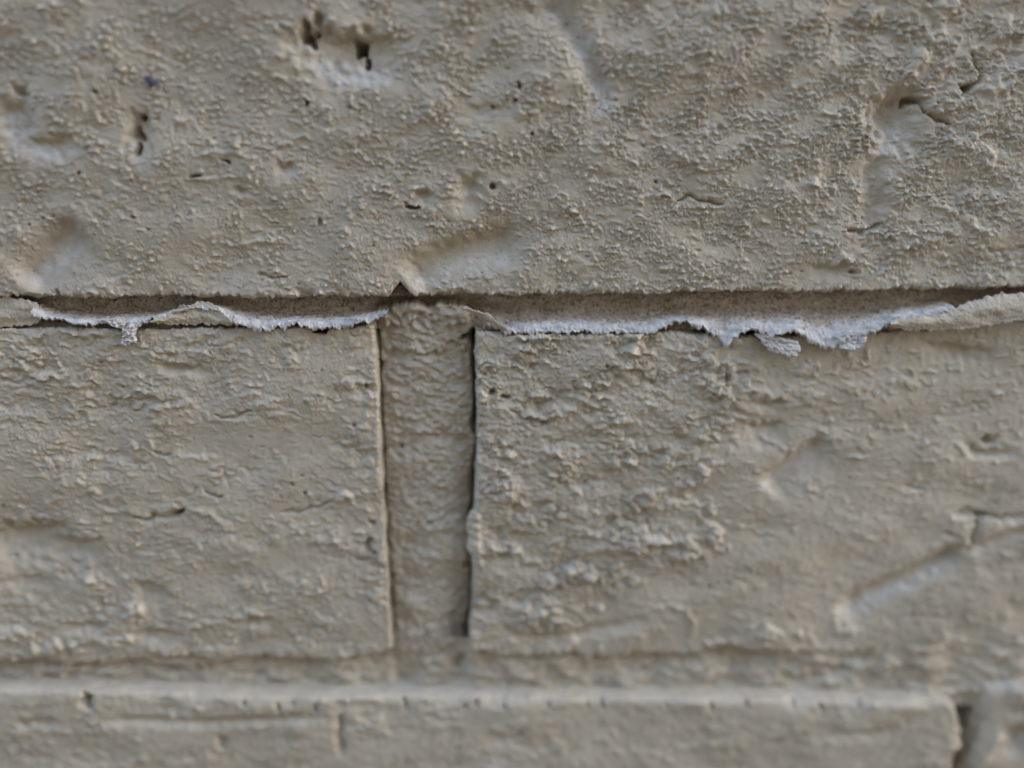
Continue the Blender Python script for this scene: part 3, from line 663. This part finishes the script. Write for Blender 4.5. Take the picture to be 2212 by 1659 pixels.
o = link('paint_flake', ledge('paint_flake', 1088, 2060, lipR, backR, 11, outR), CHALK, wall); o['label'] = 'right strip of pale broken paint along the joint'

# ---- curled leaves of paint film still bridging the joint
def film(name, x0, x1, top, bot, dtop, dbot, bulge, seed, thick=0.35, step=1.6, rough=1.0):
    n = max(12, int((x1-x0)/step)); m = 26
    s, t = np.linspace(0, 1, n), np.linspace(0, 1, m)
    S, T = np.meshgrid(s, t)
    x = x0+(x1-x0)*S
    yt = top(x)+(2.2*samp(F['edge'], x*PX*0.6+seed, x*0+seed)+0.2*samp(F['grain2'], x*PX+seed, x*0+2))*(1-T)**7
    yb = bot(x)+2.0*samp(F['edge'], x*PX+seed*2, x*0+seed+4)*T**7
    y = yt+(yb-yt)*T
    X, Z = P(x, y)
    g = 0.10*samp(F['mid'], X+seed, Z)+0.05*samp(F['mid2'], X+seed, Z)+0.035*samp(F['grain'], X+seed, Z)+0.02*samp(F['grain2'], X+seed, Z)
    dep = dtop(x)+(dbot(x)-dtop(x))*T+bulge*np.sin(np.pi*np.clip(T*1.1, 0, 1))+g*rough
    front = -dep; back = -dep+thick*(0.8+0.25*samp(F['edge'], x*PX+seed, x*0+9))
    # sleeve: front rows then back rows reversed, closed into a tube so that the film has its thickness and rim
    XX = np.vstack([X, X[::-1]]); YY = np.vstack([front, back[::-1]]); ZZ = np.vstack([Z, Z[::-1]])
    pale = np.ones_like(XX)
    rws = XX.shape[0]
    mi = np.ones((rws, n-1), int); mi[:m-1] = 0
    me = grid_mesh(name, XX, YY, ZZ, attr=pale, closed=True, matidx=mi)
    return me
c = lambda v: (lambda x: v+0*np.asarray(x, float))
def add_film(label, *a, **k):
    o = link('paint_film', film('paint_film', *a, **k), [JOINT, CHALK], wall); o['label'] = label
add_film('leaf of paint film at the left end of the joint', -175, 84, curve([(-175, 642), (0, 643), (30, 647), (62, 651), (75, 656), (84, 690)]), curve([(-175, 712), (0, 706), (60, 702), (84, 698)]), c(-0.6), c(-0.1), .25, 21)
add_film('crumpled tongue of paint film bridging the left joint', 330, 505, curve([(330, 692), (352, 684), (375, 669), (400, 660), (425, 654), (445, 653), (462, 660), (485, 676), (505, 692)]), curve([(330, 698), (400, 702), (505, 700)]), curve([(330, .9), (430, -0.4), (505, 1.0)]), c(0.1), .35, 33, rough=1.3)
add_film('curl of paint film at the head of the vertical joint', 1000, 1100, curve([(1000, 664), (1020, 668), (1045, 674), (1065, 686), (1085, 702), (1100, 716)]), curve([(1000, 669), (1030, 684), (1060, 700), (1085, 716), (1100, 721)]), c(.6), c(-.3), .2, 45, thick=.85)
add_film('long leaf of paint film at the right end of the joint', 1915, 2390, curve([(1915, 693), (1945, 682), (2000, 680), (2040, 672), (2080, 656), (2130, 640), (2212, 632), (2390, 628)]), curve([(1915, 702), (1960, 712), (2080, 708), (2212, 688), (2390, 680)]), curve([(1915, .9), (2100, .2), (2390, -.6)]), c(1.0), .6, 57)
# flap on the arris of the right brick
def side_flap():
    n, m = 30, 60
    S, T = np.meshgrid(np.linspace(0, 1, n), np.linspace(0, 1, m))
    y = 1088+(1215-1088)*T
    lx = curve([(1088, 1028), (1105, 1015), (1130, 1006), (1160, 1011), (1182, 1008), (1200, 1020), (1215, 1032)])(y)+1.6*samp(F['edge'], y*PX, y*0+70)
    x = lx+(1048-lx)*S
    X, Z = P(x, y)
    dep = 0.95-0.7*(1-S)**2+0.5*np.sin(np.pi*S)+0.12*samp(F['mid2'], X, Z)+0.06*samp(F['grain'], X, Z)
    dep -= 1.6*S**6
    XX = np.vstack([X.T, X.T[::-1]]); ZZ = np.vstack([Z.T, Z.T[::-1]]); YY = np.vstack([-dep.T, (-dep.T+0.4)[::-1]])
    return grid_mesh('paint_film', XX, YY, ZZ, attr=np.ones_like(XX), closed=True)
o = link('paint_film', side_flap(), PAINT, wall); o['label'] = 'small flap of paint on the edge of the right brick'

# bare clay showing where a chip left the upper brick
def clay_chip():
    S, T = np.meshgrid(np.linspace(0, 1, 14), np.linspace(0, 1, 14))
    x = 845+42*S; y = 612+26*T
    X, Z = P(x, y)
    return grid_mesh('bare_clay', X, 0.9+0.25*samp(F['mid2'], X, Z)+0.1*samp(F['grain'], X, Z), Z)

o = link('bare_clay', clay_chip(), CLAY, UPPER); o['label'] = 'triangular chip of bare red clay'

# ---- bricks of the same wall beyond the view
def far_brick():
    W, H = 171.0, 55.0
    n, m = 330, 110
    k = 3
    sd = np.array([14, 4, .8])
    s = np.concatenate([np.zeros(k), np.linspace(0, 1, n), np.ones(k)]); t = np.concatenate([np.zeros(k), np.linspace(0, 1, m), np.ones(k)])
    ds = np.concatenate([-sd, np.zeros(n), -sd[::-1]]); dt = np.concatenate([-sd, np.zeros(m), -sd[::-1]])
    S, T = np.meshgrid(s, t)
    X, Z = W*(S-.5), H*(.5-T)
    h, fine = relief(X, Z, (11, 5), dict(low=.35, ter=.12, ter2=.08, mid=.06, wrink=.07, blob=.15, crease=.15, grain=.05, fine=0.01))
    return grid_mesh('brick', X, -(h+fine-0.5+np.minimum(*np.meshgrid(ds, dt))), Z)
fb = far_brick()
_, zu = P(1106, 638); _, zm0 = P(1106, 710); _, zm1 = P(1106, 1415); _, zl0 = P(1106, 1515)
zu, zm0, zm1, zl0 = map(float, (zu, zm0, zm1, zl0))
zut, zlb = zu+57.0, float(P(1106, 1500)[1])-57.0
pitch = 62.0
ground_z = -WZ/MM
zs = []
z = zut+5+27.5
while z < 520: zs.append(z); z += pitch
z = zlb-5-27.5
while z > ground_z+20: zs.append(z); z -= pitch
xj = (XJL+XJR)/2
first = None
def far(x, z, h=55.0):
    o = bpy.data.objects.new('brick', fb); COL.objects.link(o)
    o.location = (x*MM, random.uniform(-.0006, .0006), z*MM); o.parent = wall; o.scale = (1, 1, h/55.0)
fb.materials.append(PAINT)
for i, z in enumerate(zs):
    off = (0.5 if i % 2 else 0)*186
    for c_ in range(-4, 5): far(xj+93+off+c_*186, z)
for zc, h, xl, xr in (((zm0+zm1)/2, zm0-zm1, XJL-174, XJR+174), ((zu+zut)/2, zut-zu, -97, 97),
                      (zlb+28.5, 57.0, XLO-190, float(P(2100, 1600)[0])+180)):
    for c_ in range(4):
        far(xl-10-85.5-c_*183, zc, h); far(xr+10+85.5+c_*183, zc, h)
XL, XR = max(float(P(-170, y)[0]) for y in (640, 1460)), min(float(P(2380, y)[0]) for y in (640, 1460))
# body of the wall behind the bricks, its front standing back as mortar between the outer bricks
def core():
    xs = np.unique(np.concatenate([np.linspace(-900, 900, 61), [XL-12, XL-4, XR+4, XR+12]]))
    zz = np.unique(np.concatenate([np.linspace(ground_z-20, 560, 61), [zut+2, zut+8, zlb-2, zlb-8]]))
    X, Z = np.meshgrid(xs, zz)
    inside = (X > XL-6) & (X < XR+6) & (Z < zut+5) & (Z > zlb-5)
    Y = np.where(inside, 13.0, 4.2)
    Xb, Zb = X.copy(), Z.copy()
    # close it: append back sheet
    XX = np.vstack([X, X[::-1]]); ZZ = np.vstack([Z, Z[::-1]]); YY = np.vstack([Y, np.full_like(Y, 110.0)])
    return grid_mesh('mortar_core', XX, YY, ZZ, closed=True)
link('mortar_core', core(), JOINT, wall)

# ------------------------------------------------------------------ ground
S, T = np.meshgrid(np.linspace(-60000, 60000, 41), np.linspace(-60000, 60000, 41))
g = link('pavement', grid_mesh('pavement', S, T, 0*S), PAVE)
g['kind'] = 'structure'

# unseen wall added to shut off the low sky, so light falls from above
S, T = np.meshgrid(np.linspace(-5000, 5000, 21), np.array([0, 0, 1, 1.0]))
D_ = np.array([260.0, 0, 0, 260.0])[:, None]+0*S
BLOCKER = plain('sky_blocker_render', (0.115, 0.112, 0.105), 0.9, 6, 0.2, 0.002)
g = link('added_sky_blocker', grid_mesh('added_sky_blocker', S, -2300-D_, T*3000, closed=True), BLOCKER)
g['kind'] = 'structure'

# ------------------------------------------------------------------ loose bits
import bmesh
from mathutils import noise as mnoise
def nugget(name, size, seed, mat, flat=1.0, sub=3, ragged=0.35, pale=False, lumps=((0, 0, 0, 1),)):
    """an irregular crumb: several welded-looking lobes in one mesh, size in mm (x, y, z)"""
    rng = np.random.default_rng(seed)
    bm = bmesh.new()
    for lx, ly, lz, ls in lumps:
        r = bmesh.ops.create_icosphere(bm, subdivisions=sub, radius=1.0)
        for v in r['verts']:
            p = np.array(v.co)
            w = Vector(p)+Vector((lx*3+seed*7.1, ly*3, lz*3))
            d = 1+ragged*(0.55*mnoise.noise(w*1.6)+0.35*mnoise.noise(w*3.7)+0.3*mnoise.noise(w*8.0)+0.14*mnoise.noise(w*15.0))
            v.co = Vector(((p[0]*d*ls+lx)*size[0], (p[1]*d*ls+ly)*size[1], (p[2]*d*ls+lz)*size[2]))*MM
    me = bpy.data.meshes.new(name); bm.to_mesh(me); bm.free()
    me.polygons.foreach_set('use_smooth', np.ones(len(me.polygons), dtype=bool))
    if pale:
        a = me.attributes.new('pale', 'FLOAT', 'POINT'); a.data.foreach_set('value', np.ones(len(me.vertices), np.float32))
    o = bpy.data.objects.new(name, me); COL.objects.link(o); me.materials.append(mat)
    return o
def place(o, x, y, out, rot=0, label='', cat='', group=None):
    X, Z = P(x, y, out)
    o.location = (float(X)*MM, -out*MM, float(Z)*MM+WZ); o.rotation_euler = (0, math.radians(rot), 0)
    o['label'] = label; o['category'] = cat
    if group: o['group'] = group
place(nugget('grit_speck', (0.75, 0.5, 0.6), 5, GRIT, lumps=((0, 0, 0, 1), (.9, .1, -.3, .7), (.4, -.2, -.9, .7), (-.8, 0, .2, .5))), 324, 173, 0.45, 10,
      'dark grey grit speck stuck on the upper brick left of the holes', 'grit', 'grit stuck to the paint')
place(nugget('grit_speck', (0.42, 0.35, 0.5), 8, GRIT, lumps=((0, 0, 0, 1), (.5, 0, .5, .6))), 870, 962, -3.1, 0,
      'tiny blue-grey grit speck in the vertical mortar joint', 'grit', 'grit stuck to the paint')
def plate(outline, out, lean, thick, seed, label, group='white crumbs under the joint'):
    """a broken scale of paint: a granular chip with its own thickness, outline read off the wall"""
    ox, oy = np.array(outline, float).T
    cx, cy = ox.mean(), oy.mean()
    na, nr = 96, 18
    t = np.linspace(0, len(ox), na, endpoint=False)
    ex = np.interp(t, np.arange(len(ox)+1), np.append(ox, ox[0])); ey = np.interp(t, np.arange(len(ox)+1), np.append(oy, oy[0]))
    rg = np.linspace(0.02, 1, nr)
    k = 1+0.07*samp(F['edge'], t*0.9+seed, t*0+seed)
    x = cx+(ex-cx)[None, :]*(1+(k-1)[None, :]*rg[:, None]**4)*rg[:, None]; y = cy+(ey-cy)[None, :]*(1+(k-1)[None, :]*rg[:, None]**4)*rg[:, None]
    X, Z = P(x, y, out)
    X0, Z0 = P(cx, cy, out); X0, Z0 = float(X0), float(Z0)
    g = 0.14*samp(F['grain'], X+seed, Z)+0.04*samp(F['grain2'], X+seed, Z)+0.10*samp(F['mid2'], X+seed, Z)
    rim = np.clip(1-rg, 0, 1)[:, None]
    fr = thick*0.5*np.minimum(1, rim*9)+g*np.minimum(1, rim*6+0.2)+lean*(Z0-Z)
    bk = -thick*0.5*np.minimum(1, rim*9)+lean*(Z0-Z)
    XX = np.vstack([X, X[::-1]])-X0; ZZ = np.vstack([Z, Z[::-1]])-Z0; YY = -np.vstack([fr, bk[::-1]])
    XX, YY, ZZ = [np.hstack([q, q[:, :1]]) for q in (XX, YY, ZZ)]
    o = link('paint_crumb', grid_mesh('paint_crumb', XX, YY, ZZ, attr=np.full_like(XX, 0.95)), CHALK)
    o.location = (X0*MM, -out*MM, Z0*MM+WZ)
    o['label'] = label; o['category'] = 'paint crumb'; o['group'] = group
plate([(262, 702), (283, 699), (297, 704), (293, 722), (298, 738), (284, 739), (276, 747), (261, 744), (264, 725)], 0.8, 0.1, 1.0, 3,
      'square white crumb of paint hanging below the left flake strip')
plate([(228, 691), (250, 688), (270, 697), (266, 710), (250, 706), (236, 700)], 0.8, 0.2, 0.8, 9,
      'small white crumb tucked against the left flake strip')
plate([(1635, 720), (1660, 722), (1690, 728), (1722, 738), (1730, 754), (1718, 768), (1702, 771), (1682, 762), (1662, 757), (1646, 744)], 0.9, 0.25, 0.8, 12,
      'white crumb of paint hanging below the right strip, nearer the vertical joint')
plate([(1806, 728), (1838, 714), (1864, 718), (1873, 732), (1864, 749), (1840, 757), (1816, 752)], 1.0, 0.25, 0.8, 15,
      'grey white crumb hanging at the right end of the right strip')
